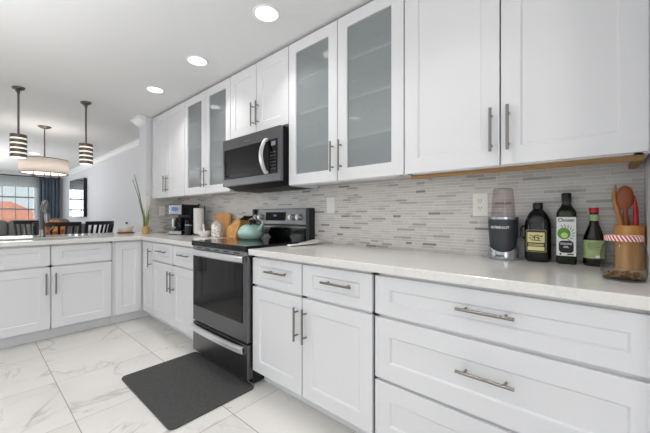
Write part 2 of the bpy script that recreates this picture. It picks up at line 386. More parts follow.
# ------------------------------------------------------------------ the room
HC = 2.402
YW = 1.852                  # plane of the tiled wall
structure(MB().box(-13, 1.8, -3.4, 2.2, -.1, 0), 'floor', 'floor')
structure(MB().box(-13, 1.8, -3.4, 2.2, HC, HC+.12), 'ceiling', 'ceil')
structure(MB().box(-4.51, .168, YW, 2.1, 0, HC), 'wall_back', 'wall')
structure(MB().box(-12.6, -4.51, 1.88, 2.1, 0, HC), 'wall_living', 'wall')
structure(MB().box(-4.51, -4.285, 1.457, YW, 0, HC), 'wall_stub', 'wall')
structure(MB().box(.168, .30, 1.12, 2.1, 0, HC), 'wall_right', 'wall')
structure(MB().box(.30, 1.7, 1.12, 1.25, 0, HC), 'wall_side', 'wall')
structure(MB().box(1.6, 1.75, -2.6, 1.12, 0, HC), 'wall_end', 'wall')
# tiled splash on the back wall and on the end of the stub
structure(MB().box(-4.285, .168, YW-.008, YW, .914, 1.40), 'wall_backsplash', 'mosaic')
structure(MB().box(-4.285, -4.277, 1.505, YW-.008, .914, 1.385), 'wall_stub_tile', 'mosaic')
structure(MB().box(-4.285, -4.275, 1.457, 1.505, .914, 1.385), 'trim_1', 'plate')
# rear walls with glazed openings (behind the camera)
def wall_with_hole(name, x0, x1, y0, y1, hx0, hx1, hz0, hz1):
    b = MB(); b.box(x0, hx0, y0, y1, 0, HC); b.box(hx1, x1, y0, y1, 0, HC)
    if hz0 > 0: b.box(hx0, hx1, y0, y1, 0, hz0)
    b.box(hx0, hx1, y0, y1, hz1, HC); structure(b, name, 'wall')
wall_with_hole('wall_rear', -3.9, 1.75, -2.6, -2.45, -3.3, .9, .02, 2.15)  # unseen patio opening, added to let daylight in
wall_with_hole('wall_living_rear', -12.6, -3.9, -3.3, -3.15, -9.7, -6.7, .3, 2.2)
structure(MB().box(-3.95, -3.85, -3.2, -2.45, 0, HC), 'wall_return', 'wall')
def framed(name, mb_fn, glass_fn):
    f = structure(mb_fn(MB()), name, 'trim'); g = glass_fn(MB()).build('pane', 'clear', f); return f
def patio(b):
    for x in (-3.3, -1.25, .85): b.box(x, x+.05, -2.56, -2.49, .02, 2.15)
    b.box(-3.3, .9, -2.56, -2.49, .02, .07); b.box(-3.3, .9, -2.56, -2.49, 2.1, 2.15); return b
framed('door_1', patio, lambda b: b.box(-3.3, .9, -2.53, -2.52, .05, 2.12))
def livwin(b):
    for x in (-9.7, -8.25, -6.75): b.box(x, x+.05, -3.26, -3.19, .3, 2.2)
    b.box(-9.7, -6.7, -3.26, -3.19, .3, .35); b.box(-9.7, -6.7, -3.26, -3.19, 2.15, 2.2); return b
framed('window_1', livwin, lambda b: b.box(-9.7, -6.7, -3.23, -3.22, .32, 2.18))
# far window wall (opening Y -0.9..1.32, Z .9..2.32)
b = MB(); XW = -12.6; WY0, WY1, WZ0, WZ1 = -.9, 1.30, .88, 2.30
b.box(XW-.15, XW, -3.3, WY0, 0, HC); b.box(XW-.15, XW, WY1, 2.1, 0, HC); b.box(XW-.15, XW, WY0, WY1, 0, WZ0); b.box(XW-.15, XW, WY0, WY1, WZ1, HC)
structure(b, 'wall_window', 'wall')
def bigwin(b):
    b.box(XW-.10, XW-.03, WY0, WY0+.06, WZ0, WZ1); b.box(XW-.10, XW-.03, WY1-.06, WY1, WZ0, WZ1)
    b.box(XW-.10, XW-.03, WY0, WY1, WZ0, WZ0+.06); b.box(XW-.10, XW-.03, WY0, WY1, WZ1-.06, WZ1)
    b.box(XW-.09, XW-.04, .182, .218, WZ0, WZ1)
    return b
wf = framed('window_2', bigwin, lambda b: b.box(XW-.07, XW-.062, WY0, WY1, WZ0, WZ1))
mu = MB()
for z in (1.33, 1.68): mu.box(XW-.09, XW-.04, WY0, WY1, z-.022, z+.022)
for y in (-.62, -.35, -.08, .31, .58, .85, 1.12): mu.box(XW-.085, XW-.045, y-.008, y+.008, WZ0, WZ1)
tag(mu.build('glazing_bar', mat('grey_window_bar', (120, 122, 128), .5), wf), 'thin grey glazing bars dividing the window')
structure(MB().box(XW-.03, XW+.05, WY0-.05, WY1+.05, WZ0-.04, WZ0), 'trim_2', 'trim', bevel=.006)
# crown moulding: profile swept along the living wall, window wall and round the stub
CP = [(0, 0), (0, -.105), (.012, -.105), (.012, -.088), (.03, -.078), (.052, -.05), (.066, -.03), (.082, -.024), (.082, 0)]
def crown(name, pts):      # pts = [(x, y, inward normal mitred)]
    b = MB(); rings = []
    for (x, y, nx, ny) in pts:
        rings.append([b.bm.verts.new((x+nx*d, y+ny*d, HC+z)) for d, z in CP])
    for A, B in zip(rings, rings[1:]):
        for k in range(len(CP)): b.bm.faces.new((A[k], A[(k+1) % len(CP)], B[(k+1) % len(CP)], B[k]))
    b.bm.faces.new(rings[0][::-1]); b.bm.faces.new(rings[-1]); structure(b, name, 'trim')
crown('trim_3', [(XW, -3.15, 1, 1), (XW, 1.88, 1, -1), (-4.51, 1.88, -1, -1), (-4.51, 1.457, -1, -1), (-4.285, 1.457, 0, -1)])
structure(MB().box(XW, -4.51, 1.864, 1.88, 0, .12), 'baseboard_living', 'trim', bevel=.004)
structure(MB().box(XW, XW+.016, -3.1, 1.86, 0, .12), 'baseboard_window', 'trim', bevel=.004)

# ------------------------------------------------------------------ cabinets
def shaker(b, x0, x1, z0, z1, sx=.075, sz=.075, th=.02, hole=False):
    """framed door: outer face y=0, back y=th; recessed panel or open middle"""
    rec = .009; bv = .006
    X = [x0, x0+sx, x1-sx, x1]; Z = [z0, z0+sz, z1-sz, z1]
    v = lambda x, y, z: b.bm.verts.new((x, y, z))
    o = [v(x0,0,z0), v(x1,0,z0), v(x1,0,z1), v(x0,0,z1)]
    i = [v(X[1],0,Z[1]), v(X[2],0,Z[1]), v(X[2],0,Z[2]), v(X[1],0,Z[2])]
    dep = th if hole else rec; q = 0 if hole else bv
    p = [v(X[1]+q,dep,Z[1]+q), v(X[2]-q,dep,Z[1]+q), v(X[2]-q,dep,Z[2]-q), v(X[1]+q,dep,Z[2]-q)]
    k = [v(x0,th,z0), v(x1,th,z0), v(x1,th,z1), v(x0,th,z1)]
    F = b.bm.faces.new
    for a in range(4):
        c = (a+1) % 4
        F((o[a], o[c], i[c], i[a])); F((i[a], i[c], p[c], p[a])); F((o[c], o[a], k[a], k[c]))
        if hole: F((p[a], p[c], k[c], k[a]))
    if not hole: F(p); F(k[::-1])
    return b
def pull(parent, x, z, vertical=True, L=.192, loc=None, name='handle'):
    """bar pull with two posts; stands out from y=0 towards -y"""
    b = MB(); h = L/2; st = -.034
    if vertical:
        b.tube([(x, st, z-h), (x, st, z+h)], .0062, 10)
        for s in (-1, 1): b.tube([(x, st, z+s*(h-.03)), (x, 0, z+s*(h-.03))], .0048, 8)
    else:
        b.tube([(x-h, st, z), (x+h, st, z)], .0062, 10)
        for s in (-1, 1): b.tube([(x+s*(h-.03), st, z), (x+s*(h-.03), 0, z)], .0048, 8)
    return tag(b.build(name, 'nickel', parent, smooth=True), 'brushed nickel bar handle')
DB, DU = .63, .325     # depth with door
def door(root, x0, x1, z0, z1, hx=None, hz=None, vertical=True, sx=.072, sz=.075, glass=False, name='door'):
    d = shaker(MB(), x0, x1, z0, z1, sx, sz, hole=glass).build(name, 'cab', root, bevel=.0018, seg=2)
    if glass:
        tag(MB().box(x0+sx-.004, x1-sx+.004, .008, .0125, z0+sz-.004, z1-sz+.004).build('glass_pane', 'frost', d), 'frosted grey glass pane')
    if hx is not None: pull(d, hx, hz, vertical)
    return d
def base_unit(name, label, X0, Wd, doors=2, drawers=2, big=False, sink=False, loc=None, rz=0, group='base cabinets'):
    r = thing(name, label, 'cabinet', loc or (X0, YW-.63, 0), rz, group)
    b = MB()
    b.box(0, .018, .02, DB-.002, .105, .876); b.box(Wd-.018, Wd, .02, DB-.002, .105, .876)
    b.box(.018, Wd-.018, .02, DB-.002, .105, .123); b.box(.018, Wd-.018, DB-.02, DB-.002, .123, .876)
    b.box(0, .03, .02, .04, .105, .876); b.box(Wd-.03, Wd, .02, .04, .105, .876)
    b.box(.03, Wd-.03, .02, .04, .656, .694); b.box(.03, Wd-.03, .02, .04, .85, .876); b.box(.03, Wd-.03, .02, .04, .105, .13)
    if big: b.box(.03, Wd-.03, .02, .04, .37, .40)
    elif doors == 2: b.box(Wd/2-.02, Wd/2+.02, .02, .04, .13, .86)
    b.box(.018, Wd-.018, .04, .05, .12, .86)
    b.build('carcass', 'cab', r)
    MB().box(0, Wd, .10, DB-.002, .001, .105).build('toe_kick', 'toe', r)
    e = .006
    if big:
        for z0, z1, hz in ((.684, .858, .784), (.393, .668, .55), (.112, .379, .27)):
            door(r, e, Wd-e, z0, z1, .47, hz, False, .075, .058 if z0 > .6 else .078, name='drawer')
        return r
    xs = [(e, Wd/2-.005), (Wd/2+.005, Wd-e)]
    if doors == 1: xs = [(e, Wd-e)]
    for k, (a, c) in enumerate(xs):
        dr = door(r, a, c, .684, .858, None if sink else (a+c)/2+(.03 if k == 0 else .03), .786, False, .072, .05, name='false_drawer_front' if sink else 'drawer')
    for k, (a, c) in enumerate(xs):
        hx = (c-.028) if k == 0 else (a+.028)
        door(r, a, c, .112, .668, hx, .522, True)
    return r
def upper_unit(name, label, X0, X1, z0=1.351, z1=2.383, glass=False, group='wall cabinets', hz=1.51, wood=False, bottom=True):
    Wd = X1-X0; r = thing(name, label, 'cabinet', (X0, YW-DU, z0), 0, group); H = z1-z0
    b = MB(); yb = DU-.009
    b.box(0, .018, .02, yb, 0, H); b.box(Wd-.018, Wd, .02, yb, 0, H); b.box(.018, Wd-.018, .02, yb, H-.018, H)
    zb = .022 if bottom else 0
    b.box(.018, Wd-.018, .04, yb, zb, zb+.018); b.box(.018, Wd-.018, yb-.008, yb, zb, H)
    b.box(.018, Wd-.018, .02, .04, 0, .05); b.box(.018, .04, .02, .04, 0, H); b.box(Wd-.04, Wd-.018, .02, .04, 0, H)
    b.box(.018, Wd-.018, .02, .04, H-.05, H)
    if not glass: b.box(.018, Wd-.018, .04, .045, .03, H)
    b.build('carcass', 'cab', r)
    if glass:
        for z in (.27, .52, .77):
            MB().box(.018, Wd-.018, .055, yb-.008, z, z+.018).build('shelf', 'cabin', r, bevel=.002)
    e = .004
    for k, (a, c) in enumerate(((e, Wd/2-.003), (Wd/2+.003, Wd-e))):
        hx = (c-.03) if k == 0 else (a+.03)
        d = door(r, a, c, .004, H-.003, hx, hz-z0, True, .073, .076, glass)
    if wood:
        w_ = MB(); w_.box(.02, Wd-.012, .045, .065, -.02, .0); w_.box(Wd-.035, Wd-.012, .065, yb, -.02, 0)
        tag(w_.build('light_rail', 'rawwood', r), 'raw unpainted wooden batten under the cabinet')
    return r
# wall cabinets
upper_unit('wall_cabinet', 'white two-door wall cabinet at the far end, above the black coffee maker', -4.266, -3.354)
upper_unit('wall_cabinet', 'white wall cabinet with two frosted glass doors, left of the microwave', -3.354, -2.451, glass=True)
upper_unit('wall_cabinet', 'short white two-door wall cabinet directly above the microwave', -2.451, -1.679, z0=1.806, hz=1.96, bottom=False)
upper_unit('wall_cabinet', 'white wall cabinet with two frosted glass doors, right of the microwave', -1.679, -.761, glass=True)
upper_unit('wall_cabinet', 'largest white two-door wall cabinet, above the bottles, raw wood batten beneath', -.761, .155, wood=True)
# base cabinets along the tiled wall
base_unit('base_cabinet', 'white base cabinet with two small drawers and two doors, left of the range', -3.400, .930)
base_unit('base_cabinet', 'white base cabinet with two drawers and two doors, right of the range', -1.699, .936)
base_unit('drawer_cabinet', 'white base cabinet of three wide drawers under the bottles', -.760, .925, big=True)
# peninsula run (faces the kitchen)
PX = -3.69
base_unit('sink_base_cabinet', 'white peninsula cabinet with two false drawer fronts under the kitchen faucet', 0, .945, sink=True, loc=(PX, .0, 0), rz=PI/2)
base_unit('base_cabinet', 'white peninsula cabinet beyond the sink cabinet, away from the corner', 0, .60, doors=1, loc=(PX, -.602, 0), rz=PI/2)
# corner cabinet
cr = thing('corner_cabinet', 'white corner base cabinet with two narrow doors meeting at an inside corner', 'cabinet', (-3.69, 1.222, 0), 0, 'base cabinets')
b = MB(); b.slab([-.59, -.02, .288], [-.274, .02, .626], lambda x, y: not (x > -.02 and y < .02), .105, .876); b.build('carcass', 'cab', cr)
b = MB(); b.slab([-.59, -.10, .288], [-.274, .10, .626], lambda x, y: not (x > -.10 and y < .10), .001, .105); b.build('toe_kick', 'toe', cr)
d = shaker(MB(), .008, .282, .112, .858, .06, .075).build('door', 'cab', cr, bevel=.0018); pull(d, .252, .70)
d2 = shaker(MB(), 0, .243, .112, .858, .06, .075).build('door', 'cab', cr, bevel=.0018)
d2.rotation_euler = (0, 0, PI/2); d2.location = (0, -.252, 0)

# worktops
def worktop(name, label, xs, ys, inside):
    o = MB().slab(xs, ys, inside, .876, .914).build(name, 'quartz', bevel=.004, seg=3); return tag(o, label, 'countertop')
worktop('countertop', 'pale quartz worktop right of the range, under the bottles and blender', [-1.699, .168], [1.19, YW-.008], lambda x, y: True)
SX0, SX1, SY0, SY1 = -4.17, -3.78, .10, .84
worktop('countertop', 'pale quartz L-shaped worktop running from the range round onto the peninsula',
        sorted([-4.76, -4.274, SX0, SX1, -3.66, -2.469]), sorted([-.62, SY0, SY1, 1.19, 1.452, YW-.008]),
        lambda x, y: (x < -3.66 and y < 1.19 or y > 1.19) and not (x < -4.274 and y > 1.452) and not (SX0 < x < SX1 and SY0 < y < SY1))
# sink
sk = MB(); sk.slab([SX0-.02, SX0, SX1, SX1+.02], [SY0-.02, SY0, SY1, SY1+.02], lambda x, y: not (SX0 < x < SX1 and SY0 < y < SY1), .70, .876)
sk.box(SX0-.02, SX1+.02, SY0-.02, SY1+.02, .695, .70)
# the bowl hangs inside the sink cabinet
tag(sk.build('sink', 'steel', bevel=.003), 'stainless undermount sink bowl set into the peninsula worktop', 'sink')
# peninsula back panel
structure(MB().box(-4.34, -4.322, -.62, 1.452, 0, .876), 'wall_peninsula', 'wall')

# ------------------------------------------------------------------ range
RX0, RX1, RY = -2.463, -1.705, 1.19
rg = thing('range', 'freestanding stainless and black glass electric range between the base cabinets', 'range', ((RX0+RX1)/2, RY, 0))
W2 = (RX1-RX0)/2
MB().box(-W2, W2, .046, .62, .012, .892).build('body', 'blackmatte', rg)
for x in (-W2+.05, W2-.05):
    for y in (.08, .55): MB().tube([(x, y, .001), (x, y, .02)], .018, 10).build('foot', 'black', rg)
ct = MB().box(-W2, W2, -.012, .60, .892, .932).build('cooktop', 'blackgloss', rg, bevel=.005, seg=3)
for bx, by, br in ((-.19, .14, .10), (.19, .14, .085), (-.19, .42, .08), (.19, .42, .10)):
    b = MB(); b.lathe([(br-.004, .9322), (br, .9326), (br+.004, .9322)], 40, bx, by); b.build('burner_ring', 'burner', ct, smooth=True)
vp = MB().box(-W2+.005, W2-.005, .0, .03, .865, .892).build('vent_panel', 'steel', rg)
for k in range(5):
    MB().box(-.27+k*.13-.035, -.27+k*.13+.035, -.002, .002, .874, .882).build('vent_slot', 'black', vp)
od = MB().box(-W2+.002, W2-.002, .0, .045, .288, .862).build('oven_door', 'bsteel', rg, bevel=.004, seg=3)
MB().box(-W2+.012, W2-.055, -.004, .004, .412, .815).build('window', 'blackgloss', od, bevel=.002)
def bowed(z, hh, proud=.022, x0=-W2+.012, x1=W2-.03):
    b = MB(); n = 16; R = []
    for i in range(n+1):
        t = i/n; x = x0+(x1-x0)*t; y = -.018-proud*(1-(2*t-1)**4)*.75
        R.append([b.bm.verts.new(p) for p in ((x, y, z-hh*.5), (x, y-.012, z-hh*.3), (x, y-.012, z+hh*.3), (x, y, z+hh*.5), (x, y+.014, z+hh*.5), (x, y+.014, z-hh*.5))])
    for A, B in zip(R, R[1:]):
        for k in range(6): b.bm.faces.new((A[k], A[(k+1) % 6], B[(k+1) % 6], B[k]))
    b.bm.faces.new(R[0][::-1]); b.bm.faces.new(R[-1])
    for x in (x0+.012, x1-.012): b.box(x-.012, x+.012, -.02, .004, z-hh*.4, z+hh*.4)
    return b
tag(bowed(.841, .046).build('handle', 'chrome', od, smooth=True), 'bright bowed steel oven handle')
dr = MB().box(-W2+.002, W2-.002, .0, .045, .045, .276).build('storage_drawer', 'bsteel', rg, bevel=.004, seg=3)
tag(bowed(.240, .046).build('handle', 'chrome', dr, smooth=True), 'bright bowed steel drawer handle')
# backguard
bgp = MB().prism([(.585, .93), (.652, .93), (.652, 1.195), (.612, 1.195), (.598, 1.06), (.585, 1.045)], -W2+.03, W2-.04, 'x').build('backguard', 'guardsteel', rg, bevel=.004)
MB().box(W2-.04, W2, .583, .652, .93, 1.196).build('end_cap', 'black', rg, bevel=.005)
MB().box(-W2, -W2+.03, .583, .652, .93, 1.196).build('end_cap', 'black', rg, bevel=.005)
MB().box(-W2+.03, W2-.04, .578, .60, .93, 1.03).build('backguard_base', 'blackgloss', rg, bevel=.002)
dp = MB().prism([(.6005, 1.09), (.6105, 1.09), (.6165, 1.165), (.6065, 1.165)], -.20, .075, 'x').build('control_panel', 'sideblack', rg)
MB().box(-.085, -.045, .6005, .6045, 1.128, 1.143).build('display', 'display', dp)
for kx in (-.33, -.265, .155, .245):
    b = MB(); b.tube([(kx, .603, 1.122), (kx, .582, 1.120)], [.026, .024], 20); b.tube([(kx, .582, 1.12), (kx, .568, 1.119)], [.019, .017], 20)
    k = tag(b.build('knob', 'chrome', rg, smooth=True), 'round steel control knob')

# ------------------------------------------------------------------ microwave
mw = thing('microwave', 'over-the-range microwave with dark steel front and black glass door', 'microwave', (-2.065, 1.45, 1.385))
hw = .383
MB().box(-hw, hw, .03, .392, .0, .40).build('body', 'sideblack', mw)
f = MB(); f.prism([(-hw, .0), (hw, .0), (hw, .40), (-hw, .40)], 0, .03, 'y')
f = f.build('front_frame', 'bsteel', mw, bevel=.004, seg=3)
dg_ = MB().box(-hw+.03, .262, -.004, .004, .058, .312).build('door', 'blackgloss', mw, bevel=.003)
MB().box(-hw+.075, .17, -.0055, -.002, .092, .275).build('window', mat('window_mesh_glass', (20, 20, 22), .16, 0, .25), dg_)
cp = MB().box(.264, hw-.03, -.004, .004, .058, .312).build('control_panel', 'blackgloss', mw, bevel=.003)
MB().box(.29, .335, -.006, -.003, .262, .292).build('display', 'dispgrey', cp)
bt = MB()
for i in range(3):
    for j in range(6): bt.box(.282+i*.021, .294+i*.021, -.0055, -.003, .09+j*.024, .098+j*.024)
bt.build('keypad', mat('keypad_print', (84, 84, 86), .5), cp)
b = MB(); n = 14; R = []
for i in range(n+1):
    t = i/n; z = .06+.262*t; y = -.012-.05*math.sin(PI*t)**.8
    R.append([b.bm.verts.new(p) for p in ((.222, y+.006, z), (.226, y-.008, z), (.252, y-.008, z), (.256, y+.006, z))])
for A, B in zip(R, R[1:]):
    for k in range(4): b.bm.faces.new((A[k], A[(k+1) % 4], B[(k+1) % 4], B[k]))
b.bm.faces.new(R[0][::-1]); b.bm.faces.new(R[-1]); b.box(.226, .252, -.01, .0, .06, .08); b.box(.226, .252, -.01, .0, .30, .32)
tag(b.build('handle', 'chrome', dg_, smooth=True), 'bright curved steel handle')
lettering('Whirlpool', .018, 'dispgrey', mw, (-.02, -.0005, .352), name='badge')
b = MB(); b.prism([(.03, -.0005), (.39, -.0005), (.39, -.03), (.12, -.028)], -hw+.01, hw-.01, 'x')
b.build('vent_grille', 'blackmatte', mw)

# ------------------------------------------------------------------ ceiling lights
def downlight(x, y, label):
    r = thing('ceiling_light', label, 'ceiling light', (x, y, HC), 0, 'recessed ceiling lights')
    b = MB(); b.lathe([(.069, -.004), (.080, -.006), (.086, -.002), (.086, 0), (.069, 0), (.069, -.004)], 32); b.build('trim_ring', 'trim', r, smooth=True)
    b = MB(); b.lathe([(0, -.003), (.070, -.003)], 32); tag(b.build('lens', 'disc', r), 'glowing round lens')
    d = bpy.data.lights.new('lamp', 'AREA'); d.shape = 'DISK'; d.size = .15; d.energy = LIGHT_W; d.color = (1, .985, .96); d.spread = math.radians(115)
    l = bpy.data.objects.new('lamp', d); C.objects.link(l); l.parent = r; l.location = (0, 0, -.010)
for x, y, t in ((-1.54, 1.215, 'round recessed ceiling light in front of the right-hand glass cabinet, nearest the camera'),
                (-2.437, 1.215, 'round recessed ceiling light in front of the microwave, middle of the row of three'),
                (-3.316, 1.215, 'round recessed ceiling light near the far end cabinet, farthest of the row of three'),
                (-.64, .92, 'recessed ceiling light overhead before the largest wall cabinet'),
                (-2.31, -.20, 'recessed ceiling light over the open kitchen floor, toward the peninsula'),
                (-.70, -.20, 'recessed ceiling light over the kitchen floor, directly behind the camera'),
                (-3.5, -1.5, 'recessed ceiling light by the patio door, left side'),
                (-1.3, -1.5, 'recessed ceiling light by the patio door, right side'),
                (-8.55, .85, 'recessed ceiling light over the living area, beyond the drum shade')):
    downlight(x, y, t)

# ------------------------------------------------------------------ pendants and drum chandelier
def pendant(x, y, label, rz=0):
    r = thing('pendant_light', label, 'pendant light', (x, y, HC), rz, 'banded pendants over the peninsula')
    b = MB(); b.lathe([(0, -.028), (.035, -.026), (.058, -.016), (.063, -.006), (.063, 0), (0, 0)], 28, sy=.72)
    b.build('canopy', 'bronze', r, smooth=True)
    b = MB(); b.tube([(-.032, 0, -.02), (-.032, 0, -.036)], .008, 8); b.tube([(.032, 0, -.02), (.032, 0, -.036)], .008, 8); b.build('canopy_screw', 'bronze', r, smooth=True)
    b = MB(); b.tube([(0, 0, -.02), (0, 0, -.47)], .0085, 10); b.tube([(0, 0, -.02), (0, 0, -.06)], .013, 10); b.build('rod', 'bronze', r, smooth=True)
    top = -.466
    b = MB(); b.lathe([(0, top-.226), (.056, top-.226), (.058, top-.222), (.058, top-.01), (.052, top-.006)], 32); tag(b.build('diffuser', 'glowshade', r, smooth=True), 'glowing white inner cylinder')
    for k in range(5):
        z = top-.002-k*.0475
        b = MB(); b.lathe([(.0605, z-.032), (.063, z-.032), (.063, z), (.0605, z), (.0605, z-.032)], 36); tag(b.build('band', 'bronze', r, smooth=True), 'brushed bronze ring')
    b = MB(); b.lathe([(0, top+.004), (.0605, top), (.0605, top-.004), (0, top-.003)], 32); b.build('cap', 'bronze', r, smooth=True)
    d = bpy.data.lights.new('lamp', 'POINT'); d.energy = .8; d.shadow_soft_size = .05; d.color = (1, .94, .85)
    l = bpy.data.objects.new('lamp', d); C.objects.link(l); l.parent = r; l.location = (0, 0, top-.30)
    return r
pendant(-4.284, .308, 'bronze banded cylinder pendant above the faucet, nearer of the two', .4)
pendant(-4.27, .843, 'bronze banded cylinder pendant toward the tiled wall, in front of the crown moulding', .4)
ch = thing('chandelier', 'wide cream drum shade chandelier hanging over the dining table', 'chandelier', (-5.872, .686, HC))
b = MB(); b.lathe([(0, -.03), (.04, -.028), (.07, -.012), (.078, 0), (0, 0)], 28); b.build('canopy', 'bronze', ch, smooth=True)
b = MB(); b.tube([(0, 0, -.02), (0, 0, -.70)], .008, 10); b.build('rod', 'bronze', ch, smooth=True)
zt, zb_ = 1.935-HC, 1.728-HC
b = MB(); b.lathe([(.262, zb_), (.262, zt)], 48); b.build('shade', 'drum', ch, smooth=True, solid=.003)
for z in (zb_, zt-.008):
    b = MB(); b.lathe([(.260, z), (.266, z), (.266, z+.008), (.260, z+.008), (.260, z)], 48); b.build('rim', 'bronze', ch, smooth=True)
b = MB(); b.lathe([(0, zb_+.012), (.24, zb_+.012), (.24, zb_+.016), (0, zb_+.016)], 40); tag(b.build('diffuser', 'bulb', ch), 'glowing white lower diffuser')
b = MB()
for k in range(3):
    a = 2*PI*k/3; b.tube([(0, 0, zt-.02), (.26*math.cos(a), .26*math.sin(a), zt-.02)], .004, 8)
b.build('spider', 'bronze', ch, smooth=True)
for k in range(5):
    a = 2*PI*k/5+.3; x, y = .15*math.cos(a), .15*math.sin(a)
    b = MB(); b.tube([(x, y, zb_+.05), (x, y, zb_-.03)], .006, 8); b.lathe([(0, zb_-.045), (.022, zb_-.04), (.026, zb_-.03), (0, zb_-.028)], 14, x, y); b.build('finial', 'nickel', ch, smooth=True)
d = bpy.data.lights.new('lamp', 'POINT'); d.energy = 4.2; d.shadow_soft_size = .10; d.color = (1, .97, .94)
l = bpy.data.objects.new('lamp', d); C.objects.link(l); l.parent = ch; l.location = (0, 0, zt-.10)

# ------------------------------------------------------------------ floor mat
def rrect(x0, x1, y0, y1, r, n=6):
    P = []
    for cx_, cy_, a in ((x1-r, y1-r, 0), (x0+r, y1-r, PI/2), (x0+r, y0+r, PI), (x1-r, y0+r, 1.5*PI)):
        for k in range(n+1): P.append((cx_+r*math.cos(a+PI/2*k/n), cy_+r*math.sin(a+PI/2*k/n)))
    return P
tag(MB().prism(rrect(-2.475, -1.662, .680, 1.225, .035), .001, .013).build('floor_mat', 'rubber', bevel=.005, seg=2), 'charcoal grey anti-fatigue mat on the marble floor before the range', 'mat')

# ------------------------------------------------------------------ outlets
def outlet(label, x, z, w_=.078, h_=.122, kind='outlet', loc=None, rz=0):
    r = thing(kind, label, 'wall outlet' if kind == 'outlet' else 'light switch', loc or (x, YW-.008, z), rz)
    MB().box(-w_/2, w_/2, -.006, 0, -h_/2, h_/2).build('plate', 'plate', r, bevel=.003)
    if kind == 'outlet':
        for s in (-1, 1):
            b = MB(); b.lathe([(0, -.0015), (.0165, -.0015), (.0175, 0), (.0175, .002)], 24).xf(Matrix.Translation((0, -.006, s*.021)) @ Matrix.Rotation(PI/2, 4, 'X'))
            rc = b.build('receptacle', 'plate', r, smooth=True)
            q = MB()
            for sx_ in (-.0065, .0065): q.box(sx_-.0013, sx_+.0013, -.0084, -.0068, s*.021+.000, s*.021+.009)
            q.box(-.002, .002, -.0084, -.0068, s*.021-.011, s*.021-.007); q.build('slots', 'slot', rc)
    else:
        MB().box(-.017, .017, -.010, -.005, -.034, .034).build('rocker', 'plate', r, bevel=.003)
outlet('white double outlet on the tiles left of the blender', -.462, 1.193, .078, .126)
outlet('white rocker switch plate on the tiles right of the range', -1.537, 1.216, .08, .122, 'switch')
outlet('white double outlet on the side tiles behind the coffee maker', 0, 0, .072, .12, 'outlet', (-4.277, 1.65, 1.20), PI/2)

# ------------------------------------------------------------------ items right of the range
ZC = .9142
# blender
bl = thing('blender', 'dark grey bullet blender with smoked clear cup, beside the outlet', 'blender', (-.339, 1.772, ZC), 0)
b = MB(); b.lathe([(0, .02), (.054, .02), (.058, .05), (.064, .12), (.067, .185), (.067, .200), (.060, .206), (0, .206)], 40); b.build('motor_base', 'charcoal', bl, smooth=True)
def wave(r, z, t): return z if z < .03 else z - .014*math.cos(2*(t+1.38))
b = MB(); b.lathe([(0, 0), (.066, 0), (.069, .006), (.069, .030), (.0665, .053), (.060, .053)], 48, mod=wave); tag(b.build('foot_skirt', 'silver', bl, smooth=True), 'silver wavy skirt round the foot')
b = MB(); b.lathe([(.060, .200), (.0685, .200), (.0685, .212), (.060, .214), (.060, .2)], 40); tag(b.build('collar', 'silver', bl, smooth=True), 'silver ring at the top of the base')
b = MB(); b.lathe([(.054, .214), (.053, .235), (.0455, .345), (.044, .352), (.039, .356), (0, .357)], 40); tag(b.build('cup', 'smoke', bl, smooth=True), 'smoked clear upside-down cup')
lettering('NUTRIBULLET', .0165, 'labelw', bl, (0, 0, .160), wrap=.0664, ang=-.06, width=.088, bold=.0004)
b = MB()
for k in range(4): b.box(-.018+k*.009, -.012+k*.009, -.0702, -.0672, .016, .026)
b.build('foot_mark', 'charcoal', bl)
# black jug
j = thing('bottle', 'large black jug bottle with a cream label, beside the blender', 'bottle', (-.194, 1.785, ZC), -.05)
b = MB(); b.lathe([(0, 0), (.045, 0), (.050, .006), (.053, .02), (.053, .176), (.049, .198), (.035, .230), (.022, .246), (.018, .25), (.018, .256), (0, .256)], 44, exp=2.7, sy=.86); b.build('body', 'blackbottle', j, smooth=True)
b = MB(); b.lathe([(0, .25), (.020, .25), (.0205, .254), (.0205, .276), (.018, .28), (0, .28)], 28); b.build('cap', 'black', j, smooth=True)
b = MB(); b.tube([(-.047, 0, .165), (-.062, 0, .166), (-.068, 0, .158), (-.068, 0, .118), (-.062, 0, .108), (-.047, 0, .108)], .0055, 8); b.build('handle', 'blackbottle', j, smooth=True)
def flat_label(parent, w_, z0, z1, y, material, name='label', th=.0012, r=.006):
    return MB().prism(rrect(-w_/2, w_/2, z0, z1, r), y-th, y, 'y').build(name, material, parent)
lb = flat_label(j, .080, .048, .152, -.0448, mat('label_gold_edge', (176, 158, 92), .5))
flat_label(j, .076, .050, .150, -.0457, 'ink', 'label_field')
flat_label(j, .068, .092, .140, -.0464, 'cream', 'label_panel', r=.004); flat_label(j, .066, .055, .073, -.0464, 'cream', 'label_strip', r=.003)
b = MB()
for (x0, z0, x1, z1) in ((-.024, .128, -.012, .120), (-.012, .120, .004, .128), (.004, .128, .022, .121), (-.016, .112, .0, .118), (.0, .118, .017, .110), (-.006, .126, -.004, .102), (.008, .122, .010, .103), (-.02, .104, .02, .101), (-.026, .118, -.02, .108), (.02, .118, .027, .126)):
    b.tube([(x0, -.0478, z0), (x1, -.0478, z1)], .0017, 6)
b.build('label_drawing', 'ink', j)
b = MB()
for z in (.083, .077): b.box(-.030, .030, -.0472, -.0462, z, z+.003)
b.build('label_line', 'cream', j)
